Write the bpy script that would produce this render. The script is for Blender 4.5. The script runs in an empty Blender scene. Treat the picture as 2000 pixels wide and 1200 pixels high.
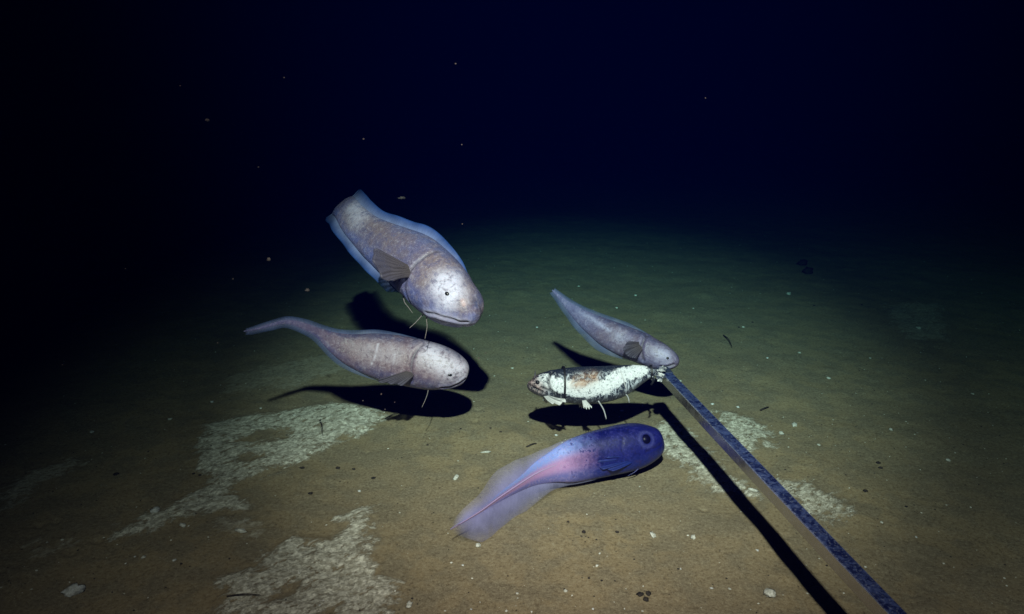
import bpy, math, random
import numpy as np
from mathutils import Vector, Matrix
from mathutils.bvhtree import BVHTree

# ------------------------------------------------------------------ camera, world, lamp, exposure
SC = bpy.context.scene
COL = SC.collection
F, CAM_H, PITCH = 1500.0, 0.85, math.radians(17)
FW = np.array([0, math.cos(PITCH), -math.sin(PITCH)])
UP = np.array([0, math.sin(PITCH), math.cos(PITCH)])
RT = np.array([1.0, 0, 0])
CAM = np.array([0, 0, CAM_H])

cd = bpy.data.cameras.new('camera')
cam = bpy.data.objects.new('camera', cd); COL.objects.link(cam)
cam.location = CAM; cam.rotation_euler = (math.pi / 2 - PITCH, 0, 0)
cd.sensor_width = 36; cd.lens = 36 * F / 2000
cd.clip_start = 0.02; cd.clip_end = 200
SC.camera = cam

w = bpy.data.worlds.new('World'); SC.world = w; w.use_nodes = True
bg = w.node_tree.nodes['Background']
bg.inputs['Color'].default_value = (0.02, 0.05, 0.4, 1); bg.inputs['Strength'].default_value = 0.0005

LAMP = CAM + 1.6 * (0.6 * UP - 0.45 * FW - 0.03 * RT)            # lamp head high on the lander, behind the camera
def lander_beam(energy, half, aim):
    ld = bpy.data.lights.new('lander_lamp', 'SPOT'); o = bpy.data.objects.new('lander_lamp', ld); COL.objects.link(o)
    o.location = LAMP; o.rotation_euler = (Vector(aim) - Vector(LAMP)).to_track_quat('-Z', 'Y').to_euler()
    ld.energy = energy; ld.color = (1.0, 0.345, 0.295); ld.spot_size = math.radians(2 * half); ld.spot_blend = 1.0; ld.shadow_soft_size = 0.032
POWER = 292
lander_beam(POWER, 36.0, (0.45, 1.52, 0))                       # flood
lander_beam(POWER * 4.5, 18.8, (0.19, 2.06, 0))               # its bright core

vs = SC.view_settings
vs.view_transform = 'Standard'; vs.look = 'None'; vs.exposure = 0; vs.gamma = 1; vs.use_curve_mapping = False
cy = SC.cycles
cy.use_denoising = True
cy.max_bounces = 6; cy.diffuse_bounces = 2; cy.glossy_bounces = 2; cy.transmission_bounces = 4
cy.transparent_max_bounces = 24; cy.volume_bounces = 0; cy.caustics_reflective = False; cy.caustics_refractive = False

# ------------------------------------------------------------------ helpers
def ray(px, py):
    d = FW * F + RT * (px - 1000) + UP * (600 - py)
    return d / np.linalg.norm(d)
def at(px, py, d): return CAM + ray(px, py) * d                 # a point at a real distance from the camera
def on_z(px, py, z=0.0):
    d = ray(px, py); return CAM + d * ((z - CAM_H) / d[2])
def wtag(o, label, cat, group=None, kind=None):
    if label: o['label'] = label
    if cat: o['category'] = cat
    if group: o['group'] = group
    if kind: o['kind'] = kind
    return o
def link(name, me, parent=None):
    o = bpy.data.objects.new(name, me); COL.objects.link(o)
    if parent is not None:
        o.parent = parent; o.matrix_parent_inverse = Matrix.Identity(4)
    return o
def mesh_obj(name, verts, faces, mat, parent=None, origin=None, smooth=True, attrs=None):
    """verts in world coordinates; the object's origin is put at `origin` (a part shares its thing's origin)."""
    v = np.asarray(verts, float)
    if parent is not None: org = np.array(parent.get('_org'))
    else: org = v.mean(0) if origin is None else np.asarray(origin, float)
    me = bpy.data.meshes.new(name)
    me.from_pydata((v - org).tolist(), [], [tuple(int(i) for i in f) for f in faces])
    if attrs:
        for k, a in attrs.items():
            at_ = me.attributes.new(k, 'FLOAT', 'POINT'); at_.data.foreach_set('value', np.asarray(a, np.float32))
    me.polygons.foreach_set('use_smooth', [smooth] * len(me.polygons))
    me.materials.append(mat); me.update()
    o = link(name, me, parent)
    if parent is None:
        o.location = org; o['_org'] = list(org)
    return o

def hash2(ix, iy, s):
    h = (ix.astype(np.int64) * 374761393 + iy.astype(np.int64) * 668265263 + s * 1442695041) & 0x7fffffff
    h = ((h ^ (h >> 13)) * 1274126177) & 0x7fffffff
    return ((h ^ (h >> 16)) & 0xffff) / 65535.0
def vnoise(x, y, s=0):
    x = np.asarray(x, float); y = np.asarray(y, float)
    ix = np.floor(x); iy = np.floor(y); fx = x - ix; fy = y - iy
    fx = fx * fx * (3 - 2 * fx); fy = fy * fy * (3 - 2 * fy)
    a = hash2(ix, iy, s); b = hash2(ix + 1, iy, s); c = hash2(ix, iy + 1, s); d = hash2(ix + 1, iy + 1, s)
    return (a * (1 - fx) + b * fx) * (1 - fy) + (c * (1 - fx) + d * fx) * fy * 1.0
def fbm(x, y, s, octv=4):
    t = 0; a = 0.5
    for k in range(octv):
        t = t + a * (vnoise(x * 2 ** k + 17.3 * k, y * 2 ** k - 9.1 * k, s + k) - .5); a *= .5
    return t

class NT:
    def __init__(self, name):
        self.m = bpy.data.materials.new(name); self.m.use_nodes = True
        self.t = self.m.node_tree; self.n = self.t.nodes
        self.bsdf = self.n['Principled BSDF']; self.out = self.n['Material Output']
    def add(self, typ, **kw):
        nd = self.n.new(typ)
        for k, v in kw.items(): setattr(nd, k, v)
        return nd
    def put(self, sock, v):
        if hasattr(v, 'links') or isinstance(v, bpy.types.NodeSocket): self.t.links.new(v, sock)
        else: sock.default_value = v
    def attr(self, name): return self.add('ShaderNodeAttribute', attribute_name=name).outputs['Fac']
    def pos(self): return self.add('ShaderNodeNewGeometry').outputs['Position']
    def obj(self): return self.add('ShaderNodeTexCoord').outputs['Object']
    def math(self, op, a, b=0.0, c=0.0, clamp=False):
        nd = self.add('ShaderNodeMath', operation=op, use_clamp=clamp)
        self.put(nd.inputs[0], a); self.put(nd.inputs[1], b); self.put(nd.inputs[2], c)
        return nd.outputs[0]
    def noise(self, vec, scale, detail=4, rough=.55, dist=0.0):
        nd = self.add('ShaderNodeTexNoise'); self.put(nd.inputs['Vector'], vec)
        nd.inputs['Scale'].default_value = scale; nd.inputs['Detail'].default_value = detail
        nd.inputs['Roughness'].default_value = rough; nd.inputs['Distortion'].default_value = dist
        return nd.outputs['Fac']
    def vor(self, vec, scale, feature='F1'):
        nd = self.add('ShaderNodeTexVoronoi', feature=feature); self.put(nd.inputs['Vector'], vec)
        nd.inputs['Scale'].default_value = scale
        return nd.outputs['Distance']
    def mapv(self, vec, scale=(1, 1, 1), rot=(0, 0, 0)):
        nd = self.add('ShaderNodeMapping'); self.put(nd.inputs['Vector'], vec)
        nd.inputs['Scale'].default_value = scale; nd.inputs['Rotation'].default_value = rot
        return nd.outputs[0]
    def step(self, x, lo, hi, a=0.0, b=1.0):
        nd = self.add('ShaderNodeMapRange', interpolation_type='SMOOTHSTEP'); self.put(nd.inputs[0], x)
        for i, v in enumerate((lo, hi, a, b)): self.put(nd.inputs[i + 1], v)
        return nd.outputs[0]
    def mix(self, f, a, b, mode='MIX'):
        nd = self.add('ShaderNodeMix', data_type='RGBA', blend_type=mode)
        self.put(nd.inputs[0], f)
        for s, v in ((nd.inputs[6], a), (nd.inputs[7], b)):
            self.put(s, tuple(v) + (1,) if isinstance(v, tuple) and len(v) == 3 else v)
        return nd.outputs[2]
    def bump(self, h, strength, dist, prev=None):
        nd = self.add('ShaderNodeBump'); nd.inputs['Strength'].default_value = strength
        nd.inputs['Distance'].default_value = dist; self.put(nd.inputs['Height'], h)
        if prev is not None: self.put(nd.inputs['Normal'], prev)
        return nd.outputs[0]
    def set(self, **kw):
        for k, v in kw.items(): self.put(self.bsdf.inputs[k.replace('_', ' ')], v if not (isinstance(v, tuple) and len(v) == 3) else v + (1,))
        return self.m

# ------------------------------------------------------------------ water body (lit haze)
hm = NT('sea_water'); hm.n.remove(hm.bsdf)
pv = hm.add('ShaderNodeVolumePrincipled')
pv.inputs['Density'].default_value = 0.33
pv.inputs['Color'].default_value = (0.000, 0.002, 0.046, 1)
pv.inputs['Absorption Color'].default_value = (0.0, 0.70, 0.74, 1)
pv.inputs['Anisotropy'].default_value = 0.1
hm.t.links.new(pv.outputs[0], hm.out.inputs['Volume'])
bx = 13.0
hv = [(x, y, z) for z in (-1.1, 5.0) for y in (-bx, bx) for x in (-bx, bx)]
hz = mesh_obj('haze', hv, [(0, 2, 3, 1), (4, 5, 7, 6), (0, 1, 5, 4), (2, 6, 7, 3), (0, 4, 6, 2), (1, 3, 7, 5)], hm.m, smooth=False)
hz['kind'] = 'stuff'; hz['label'] = 'dark blue deep sea water around the fish'

# ------------------------------------------------------------------ seabed
HOLES = [[(494,1182),(540,1152),(574,1137),(604,1146),(574,1168),(524,1182)], [(618,1196),(640,1180),(668,1177),(654,1200),(648,1222),(632,1222)],
         [(454,864),(517,832),(571,835),(573,855),(492,869)], [(452,898),(500,882),(527,890),(479,906)]]
def gpx(pts): return [tuple(on_z(*p)[:2]) for p in pts]
PATCH = [  # outlines of the pale crusts, strength
 ([(395,832),(480,812),(560,800),(640,785),(742,798),(748,815),(700,845),(640,870),(600,892),(520,920),(455,945),(448,962),(482,975),(472,996),(400,1002),(350,1008),(300,1035),(232,1047),(250,1025),(330,985),(395,950),(425,930),(385,905),(392,868)], 1.0),
 ([(654,1008),(690,1004),(715,988),(722,1000),(720,1022),(724,1076),(736,1116),(774,1156),(760,1198),(760,1240),(560,1240),(470,1202),(420,1196),(438,1160),(440,1134),(480,1112),(512,1112),(514,1092),(564,1038),(650,1052),(684,1024),(670,1012)], 1.0),
 ([(1286,822),(1312,808),(1352,850),(1402,905),(1478,965),(1430,968),(1365,918),(1310,895),(1288,880)], 1.0),
 ([(1395,798),(1445,808),(1492,828),(1503,856),(1462,884),(1420,852)], .95),
 ([(1525,936),(1585,942),(1650,978),(1668,1002),(1600,1012),(1555,990)], .85),
 ([(1725,590),(1830,592),(1850,660),(1770,655)], .25),
 ([(0,962),(60,920),(152,890),(140,912),(70,955),(0,1005)], .5),
 ([(430,735),(640,690),(700,715),(560,755),(450,765)], .18),
 ([(60,1070),(150,1045),(130,1065),(70,1090)], .35),
 ([(1350,920),(1400,905),(1420,945),(1370,950)], .5),
 ([(415,870),(470,850),(520,850),(450,890)], .7),
 ([(430,1010),(520,1015),(500,1035),(450,1042)], .3),
]
def poly_sd(x, y, poly):
    P = np.array(poly); best = np.full(x.shape, 1e9); ins = np.zeros(x.shape, bool)
    for (ax, ay), (bx_, by) in zip(P, np.roll(P, -1, 0)):
        ex, ey = bx_ - ax, by - ay; L = ex * ex + ey * ey + 1e-12
        t = np.clip(((x - ax) * ex + (y - ay) * ey) / L, 0, 1)
        best = np.minimum(best, np.hypot(x - ax - t * ex, y - ay - t * ey))
        c = ((ay > y) != (by > y)) & (x < ex * (y - ay) / (by - ay + 1e-12) + ax)
        ins ^= c
    return np.where(ins, best, -best)
def pale(x, y):
    x = np.asarray(x, float); y = np.asarray(y, float)
    sd = np.full(x.shape, -.12); am = np.zeros(x.shape); wsum = np.full(x.shape, 1e-9)
    for pts, a in PATCH:
        s = np.clip(poly_sd(x, y, gpx(pts)), -.12, .05)
        wt = np.exp((s + .12) * 60) - 1; am += wt * a; wsum += wt
        sd = np.maximum(sd, s)
    for pts in HOLES: sd = np.minimum(sd, np.clip(.006 - poly_sd(x, y, gpx(pts)), -.12, .05))
    return sd, am / wsum
def height(x, y, with_pale=True):
    x = np.asarray(x, float); y = np.asarray(y, float)
    h = .030 * fbm(x * 1.1, y * 1.1, 3, 3) + .013 * fbm(x * 7, y * 7, 11, 3) + .003 * fbm(x * 42, y * 42, 23, 2)
    if with_pale:
        sd, am = pale(x, y)
        m = np.clip((sd + .02 * fbm(x * 14, y * 30, 31, 3) + .01) / .02, 0, 1) * am
        h = h + m * (.004 + .006 * fbm(x * 30, y * 60, 37, 3))
    return h
rr = np.concatenate([[.05, .25, .5, .7], .85 * 1.0036 ** np.arange(0, 500)]); rr = rr[rr < 5.0]
rr = np.concatenate([rr, np.geomspace(5.05, 12.8, 40)])
th = np.concatenate([np.linspace(-180, -54, 40, endpoint=False), np.linspace(-54, 54, 560), np.linspace(54, 180, 40, endpoint=False)[1:]])
th = np.radians(th)
Rg, Tg = np.meshgrid(rr, th, indexing='ij')
gx = (Rg * np.sin(Tg)).ravel(); gy = (Rg * np.cos(Tg)).ravel()
gz = height(gx, gy); sd, am = pale(gx, gy)
prng = np.random.default_rng(12)
for q in range(170):
    cx, cy_ = prng.uniform(-2.0, 2.2), .95 + 2.6 * prng.random() ** 1.5; rad = prng.uniform(.004, .011) if q % 4 else prng.uniform(.02, .05); dep = -rad * .55 if q % 4 else rad * .16
    sel = np.where((np.abs(gx - cx) < 3 * rad) & (np.abs(gy - cy_) < 3 * rad))[0]
    d2 = ((gx[sel] - cx) ** 2 + (gy[sel] - cy_) ** 2) / rad ** 2
    gz[sel] += dep * np.exp(-d2) + (rad * .12 * np.exp(-(np.sqrt(d2) - 1.6) ** 2 * 4) if dep < 0 else 0)
nr, nt = Rg.shape
ii, jj = np.meshgrid(np.arange(nr - 1), np.arange(nt), indexing='ij'); j2 = (jj + 1) % nt
quads = np.stack([ii * nt + jj, ii * nt + j2, (ii + 1) * nt + j2, (ii + 1) * nt + jj], -1).reshape(-1, 4)
gme = bpy.data.meshes.new('seabed')
nv = len(gx) + 1; verts = np.zeros((nv, 3), np.float32); verts[:-1] = np.stack([gx, gy, gz], 1); verts[-1] = (0, 0, gz[:nt].mean())
tris = np.stack([np.full(nt, nv - 1), (np.arange(nt) + 1) % nt, np.arange(nt)], 1)
gme.vertices.add(nv); gme.vertices.foreach_set('co', verts.ravel())
nl = quads.size + tris.size; gme.loops.add(nl)
gme.loops.foreach_set('vertex_index', np.concatenate([quads[:, ::-1].ravel(), tris.ravel()]).astype(np.int32))
npoly = len(quads) + len(tris); gme.polygons.add(npoly)
gme.polygons.foreach_set('loop_start', np.concatenate([np.arange(len(quads)) * 4, quads.size + np.arange(len(tris)) * 3]).astype(np.int32))
gme.polygons.foreach_set('use_smooth', np.ones(npoly, bool))
gme.update(calc_edges=True); gme.validate()
for k, a in (('pale_sd', sd), ('pale_amt', am)):
    at_ = gme.attributes.new(k, 'FLOAT', 'POINT'); at_.data.foreach_set('value', np.append(a, 0).astype(np.float32))

g = NT('sediment'); P = g.pos()
STREAK = math.radians(-46)
pm = g.mapv(P, (1, 1, 1), (0, 0, STREAK)); ps = g.mapv(pm, (15, 27, 20))
n_big = g.noise(P, 2.2, 4, .6); n_mid = g.noise(P, 14, 5, .6); n_fine = g.noise(P, 160, 4, .7); n_grain = g.noise(P, 520, 2, .6)
n_str = g.noise(ps, 1.0, 6, .68, .6); n_str2 = g.noise(g.mapv(pm, (85, 105, 90)), 1.0, 7, .78, .0); n_hole = g.noise(g.mapv(pm, (34, 62, 40)), 1.0, 6, .75, .0)
base = g.mix(g.step(n_big, .35, .68), (.215, .170, .110), (.270, .205, .120))
base = g.mix(g.step(n_mid, .42, .60, 0, .75), base, (.180, .150, .105))
base = g.mix(g.step(n_fine, .52, .64, 0, .5), base, (.34, .29, .20))
base = g.mix(g.step(n_fine, .47, .36, 0, .55), base, (.085, .062, .035))
base = g.mix(g.step(n_grain, .53, .66, 0, .45), base, (.38, .33, .24))
spk = g.vor(P, 62); spk_on = g.step(g.noise(P, 9, 3), .50, .62)
base = g.mix(g.math('MULTIPLY', g.step(spk, .16, .07), g.math('MULTIPLY', spk_on, .85)), base, (.03, .022, .018))
field = g.math('ADD', g.attr('pale_sd'), g.math('MULTIPLY', g.math('SUBTRACT', n_str, .5), .16))
field = g.math('ADD', field, g.math('MULTIPLY', g.math('SUBTRACT', n_str2, .5), .06))
pmask = g.step(field, -.012, .014); inner = g.math('MULTIPLY', g.step(n_str2, .39, .54, .50, 1.0), g.step(n_hole, .40, .45, .05, 1.0))
pmask = g.math('MULTIPLY', g.math('MULTIPLY', pmask, inner), g.math('MULTIPLY', g.attr('pale_amt'), .95))
pcol = g.mix(g.step(g.noise(P, 85, 5, .75), .40, .58), (.50, .47, .39), (.90, .87, .77))
colr = g.mix(pmask, base, pcol)
b1 = g.bump(n_mid, .35, .010); b2 = g.bump(n_fine, .45, .0035, b1); b3 = g.bump(g.math('MULTIPLY', pmask, n_str2), .8, .005, b2)
g.set(Base_Color=colr, Roughness=.95, Normal=b3); g.bsdf.inputs['Specular IOR Level'].default_value = .15
gme.materials.append(g.m)
gob = link('seabed', gme); gob['kind'] = 'structure'; gob['label'] = 'brown muddy seabed with pale crusty patches'

def ground(px, py, lift=0.0):
    p = on_z(px, py)
    for _ in range(3): p = on_z(px, py, float(height(p[0], p[1])) + lift)
    return p

# ------------------------------------------------------------------ fish
def catmull(P, n):
    P = np.asarray(P, float)
    k = len(P); seg = np.linalg.norm(np.diff(P[:, :2], axis=0), axis=1); s = np.concatenate([[0], np.cumsum(np.maximum(seg, 1e-6) ** .75)])
    s /= s[-1]
    m = np.zeros_like(P)
    for i in range(k):
        a, b = max(i - 1, 0), min(i + 1, k - 1); m[i] = (P[b] - P[a]) / (s[b] - s[a])
    tt = np.linspace(0, 1, n); idx = np.clip(np.searchsorted(s, tt, side='right') - 1, 0, k - 2)
    h = (s[idx + 1] - s[idx])[:, None]; u = ((tt - s[idx]) / h[:, 0])[:, None]
    return ((2*u**3-3*u**2+1)*P[idx] + (u**3-2*u**2+u)*h*m[idx] + (-2*u**3+3*u**2)*P[idx+1] + (u**3-u**2)*h*m[idx+1])

def slim_station(s, xa, xb, q):
    """thins the tail part of an outline (from x = xa down to xb) to leave room for the fins"""
    f = min(1, max(0, (xa - s[0]) / (xa - xb))) if xa != xb else 0; f = 1 - (1 - q) * f
    mx, my = (s[0] + s[2]) / 2, (s[1] + s[3]) / 2
    return (mx + (s[0] - mx) * f, my + (s[1] - my) * f, mx + (s[2] - mx) * f, my + (s[3] - my) * f, s[4], s[5])
class Fish:
    """A body swept through stations (upper outline x,y, lower outline x,y, distance, width/height ratio), snout first."""
    def __init__(self, st, n=170, m=96, power=2.15, back=0.0, slim=(0, 1, 1)):
        st = [slim_station(s, *slim) for s in st]
        S = catmull([(*s[0:2], *s[2:4], s[4] + back, s[5]) for s in st], n)
        # denser rings at the snout
        tt = np.linspace(0, 1, n) ** 1.25 * (n - 1)
        S = np.stack([np.interp(tt, np.arange(n), S[:, c]) for c in range(6)], 1)
        U = np.array([at(r[0], r[1], r[4]) for r in S]); Lw = np.array([at(r[2], r[3], r[4]) for r in S])
        self.c = (U + Lw) / 2; h = (U - Lw) / 2; self.hh = np.linalg.norm(h, axis=1)
        T = np.gradient(self.c, axis=0); T /= np.linalg.norm(T, axis=1)[:, None]
        self.T = -T                                                 # points to the snout
        u = h / self.hh[:, None]; u = u - T * (u * T).sum(1)[:, None]; u /= np.linalg.norm(u, axis=1)[:, None]
        k = 9; ker = np.ones(k) / k
        u = np.stack([np.convolve(np.pad(u[:, c], k // 2, mode='edge'), ker, 'valid') for c in range(3)], 1); u /= np.linalg.norm(u, axis=1)[:, None]
        self.u = u; self.w = np.cross(self.T, u); self.w /= np.linalg.norm(self.w, axis=1)[:, None]
        self.hw = self.hh * S[:, 5]
        self.n, self.m, self.back = n, m, back
        ph = np.linspace(0, 2 * np.pi, m, endpoint=False); self.ph = ph
        cp = np.sign(np.cos(ph)) * np.abs(np.cos(ph)) ** (2 / power); sp = np.sign(np.sin(ph)) * np.abs(np.sin(ph)) ** (2 / power)
        self.V = self.c[:, None] + u[:, None] * (self.hh[:, None] * cp)[..., None] + self.w[:, None] * (self.hw[:, None] * sp)[..., None]
        self.along = np.repeat(np.linspace(0, 1, n), m).reshape(n, m); self.vert = np.tile(np.cos(ph), (n, 1)); self.side = np.tile(np.sin(ph), (n, 1))
        self.len = np.linalg.norm(np.diff(self.c, axis=0), axis=1).sum()
        self.attrs = {'along': self.along, 'vert': self.vert}
        self.disp = np.zeros((n, m))
        a, b = np.meshgrid(np.arange(n - 1), np.arange(m), indexing='ij'); b2 = (b + 1) % m
        self.faces = np.stack([a * m + b, a * m + b2, (a + 1) * m + b2, (a + 1) * m + b], -1).reshape(-1, 4).tolist()
        self.faces += [tuple(range(m - 1, -1, -1)), tuple((n - 1) * m + i for i in range(m))]
        self.bvh = BVHTree.FromPolygons([Vector(p) for p in self.V.reshape(-1, 3)], self.faces)
    def hit(self, px, py):
        loc, nrm, fi, d = self.bvh.ray_cast(Vector(CAM), Vector(ray(px, py)))
        if loc is None:
            loc, nrm, fi, d = self.bvh.find_nearest(Vector(at(px, py, np.linalg.norm(self.c[20] - CAM))))
        q = self.V - np.array(loc); i = int(np.argmin((q ** 2).sum(-1))); i, j = divmod(i, self.m)
        if np.dot(np.array(nrm), CAM - np.array(loc)) < 0: nrm = -nrm
        return np.array(loc), np.array(nrm), i, j
    def mirror(self, p, i): d = np.dot(p - self.c[i], self.w[i]); return p - 2 * d * self.w[i]
    def field(self, pts, both=True):
        """distance of each vertex from a polyline drawn on the visible flank (and its mirror image)"""
        H = [self.hit(*p) for p in pts]; lines = [np.array([h[0] for h in H])]
        if both: lines.append(np.array([self.mirror(h[0], h[2]) for h in H]))
        best = np.full((self.n, self.m), 1e9)
        for Ln in lines:
            if len(Ln) == 1: best = np.minimum(best, np.linalg.norm(self.V - Ln[0], axis=-1))
            for A, B in zip(Ln[:-1], Ln[1:]):
                e = B - A; t = np.clip(((self.V - A) @ e) / (e @ e + 1e-12), 0, 1)
                best = np.minimum(best, np.linalg.norm(self.V - A - t[..., None] * e, axis=-1))
        return best
    def groove(self, pts, depth, s, ridge=0.0, mask=None, mask_s=None):
        d = self.field(pts); self.disp += -depth * np.exp(-(d / s) ** 2) + ridge * np.exp(-((d - 2.0 * s) / (1.1 * s)) ** 2)
        if mask: self.attrs[mask] = np.maximum(self.attrs.get(mask, np.zeros((self.n, self.m))), np.exp(-(d / (mask_s or s)) ** 2))
    def spot(self, mask, pts, r, v=1.0, soft=2):
        d = self.field(pts); a = v * np.exp(-(d / r) ** soft)
        self.attrs[mask] = np.maximum(self.attrs.get(mask, np.zeros((self.n, self.m))), a)
    def build(self, name, mat, label, cat, masks=()):
        nv = self.V - self.c[:, None]; nv /= np.maximum(np.linalg.norm(nv, axis=-1, keepdims=True), 1e-9)
        V = self.V + nv * self.disp[..., None]
        at_ = {k: a.ravel() for k, a in self.attrs.items()}
        for k in masks: at_.setdefault(k, np.zeros(self.n * self.m))
        o = mesh_obj(name, V.reshape(-1, 3), self.faces, mat, attrs=at_, origin=self.c[int(self.n * .35)])
        wtag(o, label, cat, 'fish swimming over the seabed'); self.o = o
        return o
    def fin(self, name, mat, t0, t1, hpx, top=True, sweep=.35, wave=.004, freq=5, label=None, nk=9, sink=.12, thick=.0016, dir_mix=None):
        """a long soft fin along the back or the belly; hpx(f) gives its height in metres along f in 0..1"""
        N = 90; ts = np.linspace(t0, t1, N) * (self.n - 1); V = []; along = []; edge = []
        sg = 1 if top else -1
        for a, tq in enumerate(ts):
            i = int(min(tq, self.n - 2)); f = tq - i
            L = lambda A: A[i] * (1 - f) + A[i + 1] * f
            c, u, tv, wv, hh = L(self.c), L(self.u), L(self.T), L(self.w), L(self.hh)
            fr = a / (N - 1); H = hpx(fr); root = c + sg * u * hh * (1 - sink)
            for side in (1, -1):
                for kx in range(nk):
                    e = kx / (nk - 1)
                    off = wv * (wave * math.sin(fr * freq * 6.28 + e) * e + side * thick * (1 - .85 * e))
                    V.append(root + sg * u * (H + hh * sink) * e - tv * H * sweep * e + off); along.append(fr); edge.append(e)
        R = 2 * nk; faces = []
        for a in range(N - 1):
            for s in (0, 1):
                for kx in range(nk - 1):
                    p = a * R + s * nk + kx; q = (p, p + 1, p + R + 1, p + R); faces.append(q if s == 0 else q[::-1])
            p = a * R + nk - 1; faces.append((p, p + nk, p + R + nk, p + R))
        faces.append([i for i in range(nk)] + [nk + i for i in range(nk - 1, -1, -1)])
        b = (N - 1) * R; faces.append([b + nk + i for i in range(nk)] + [b + i for i in range(nk - 1, -1, -1)])
        o = mesh_obj(name, V, faces, mat, parent=self.o, attrs={'along': along, 'edge': edge})
        if label: o['label'] = label
        return o
    def pectoral(self, mat, root_px, tips_px, lift=.012, base=.02, label=None):
        """fan-shaped fin rooted on the flank; the visible one follows its tips, the other is its mirror image"""
        loc, nrm, i, j = self.hit(*root_px); d0 = np.linalg.norm(loc - CAM)
        tips = [at(px, py, d0 - dd) for px, py, dd in tips_px]
        tips = catmull(np.array(tips), 25); n = len(tips); K = 12
        up = tips[0] - tips[-1]; up /= np.linalg.norm(up)
        for mir in (0, 1):
            V = []; al = []; ed = []
            for sgn in (1, -1):
                for a in range(n):
                    f = a / (n - 1); r0 = loc + up * base * (.5 - f) - nrm * .004
                    tip = tips[a] + nrm * .004 * math.sin(f * 22)
                    for k in range(K):
                        e = k / (K - 1); p = r0 * (1 - e) + tip * e + nrm * (lift * math.sin(e * 2.2) + .0012 * sgn * (1 - .8 * e))
                        V.append(self.mirror(p, i) if mir else p); al.append(f); ed.append(e)
            faces = []; off = n * K
            for a in range(n - 1):
                for k in range(K - 1):
                    p = a * K + k; q = (p, p + 1, p + K + 1, p + K); faces.append(q); faces.append(tuple(off + x for x in q[::-1]))
                p = a * K + K - 1; faces.append((p, p + off, p + off + K, p + K))
            for a in (0, n - 1):
                for k in range(K - 1):
                    p = a * K + k; faces.append((p, p + 1, p + 1 + off, p + off))
            o = mesh_obj('pectoral_fin', V, faces, mat, parent=self.o, attrs={'along': al, 'edge': ed})
            if label: o['label'] = label
    def eyes(self, px, py, r, mat, ring=None, sink=.35, stretch=1.0):
        loc, nrm, i, j = self.hit(px, py)
        for mir in (0, 1):
            c = loc - nrm * r * sink; nn = nrm
            if mir: c = self.mirror(c, i); nn = nrm - 2 * np.dot(nrm, self.w[i]) * self.w[i]
            V, Fc, A = [], [], []
            for a in range(13):
                for b in range(20):
                    p, q = math.pi * a / 12, 2 * math.pi * b / 20
                    t1 = self.T[i] - nn * np.dot(self.T[i], nn); t1 /= np.linalg.norm(t1); t2 = np.cross(nn, t1)
                    V.append(c + r * (nn * math.cos(p) * .8 + t1 * math.sin(p) * math.cos(q) * stretch + t2 * math.sin(p) * math.sin(q))); A.append(math.sin(p) if a < 7 else 1)
            for a in range(12):
                for b in range(20): Fc.append((a * 20 + b, (a + 1) * 20 + b, (a + 1) * 20 + (b + 1) % 20, a * 20 + (b + 1) % 20))
            mesh_obj('eye', V, Fc, mat, parent=self.o, attrs={'edge': A})
    def filament(self, pts, r, mat, name='ventral_filament'):
        tube(name, [at(x, y, d + self.back) for x, y, d in pts], r, mat, parent=self.o)

def tube(name, pts, r, mat, parent=None, m=10, n=28, taper=.35, attrs=False):
    C = catmull(np.array(pts), n); T = np.gradient(C, axis=0); T /= np.linalg.norm(T, axis=1)[:, None]
    ref = np.array([0.3, .2, 1.0]); V = []
    for i in range(n):
        a = np.cross(T[i], ref); a /= np.linalg.norm(a); b = np.cross(T[i], a); rr_ = r * (1 - (1 - taper) * i / (n - 1))
        for k in range(m): V.append(C[i] + rr_ * (a * math.cos(6.2832 * k / m) + b * math.sin(6.2832 * k / m)))
    Fc = [(i * m + k, i * m + (k + 1) % m, (i + 1) * m + (k + 1) % m, (i + 1) * m + k) for i in range(n - 1) for k in range(m)]
    Fc += [tuple(range(m)), tuple((n - 1) * m + k for k in range(m - 1, -1, -1))]
    return mesh_obj(name, V, Fc, mat, parent=parent)

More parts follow.
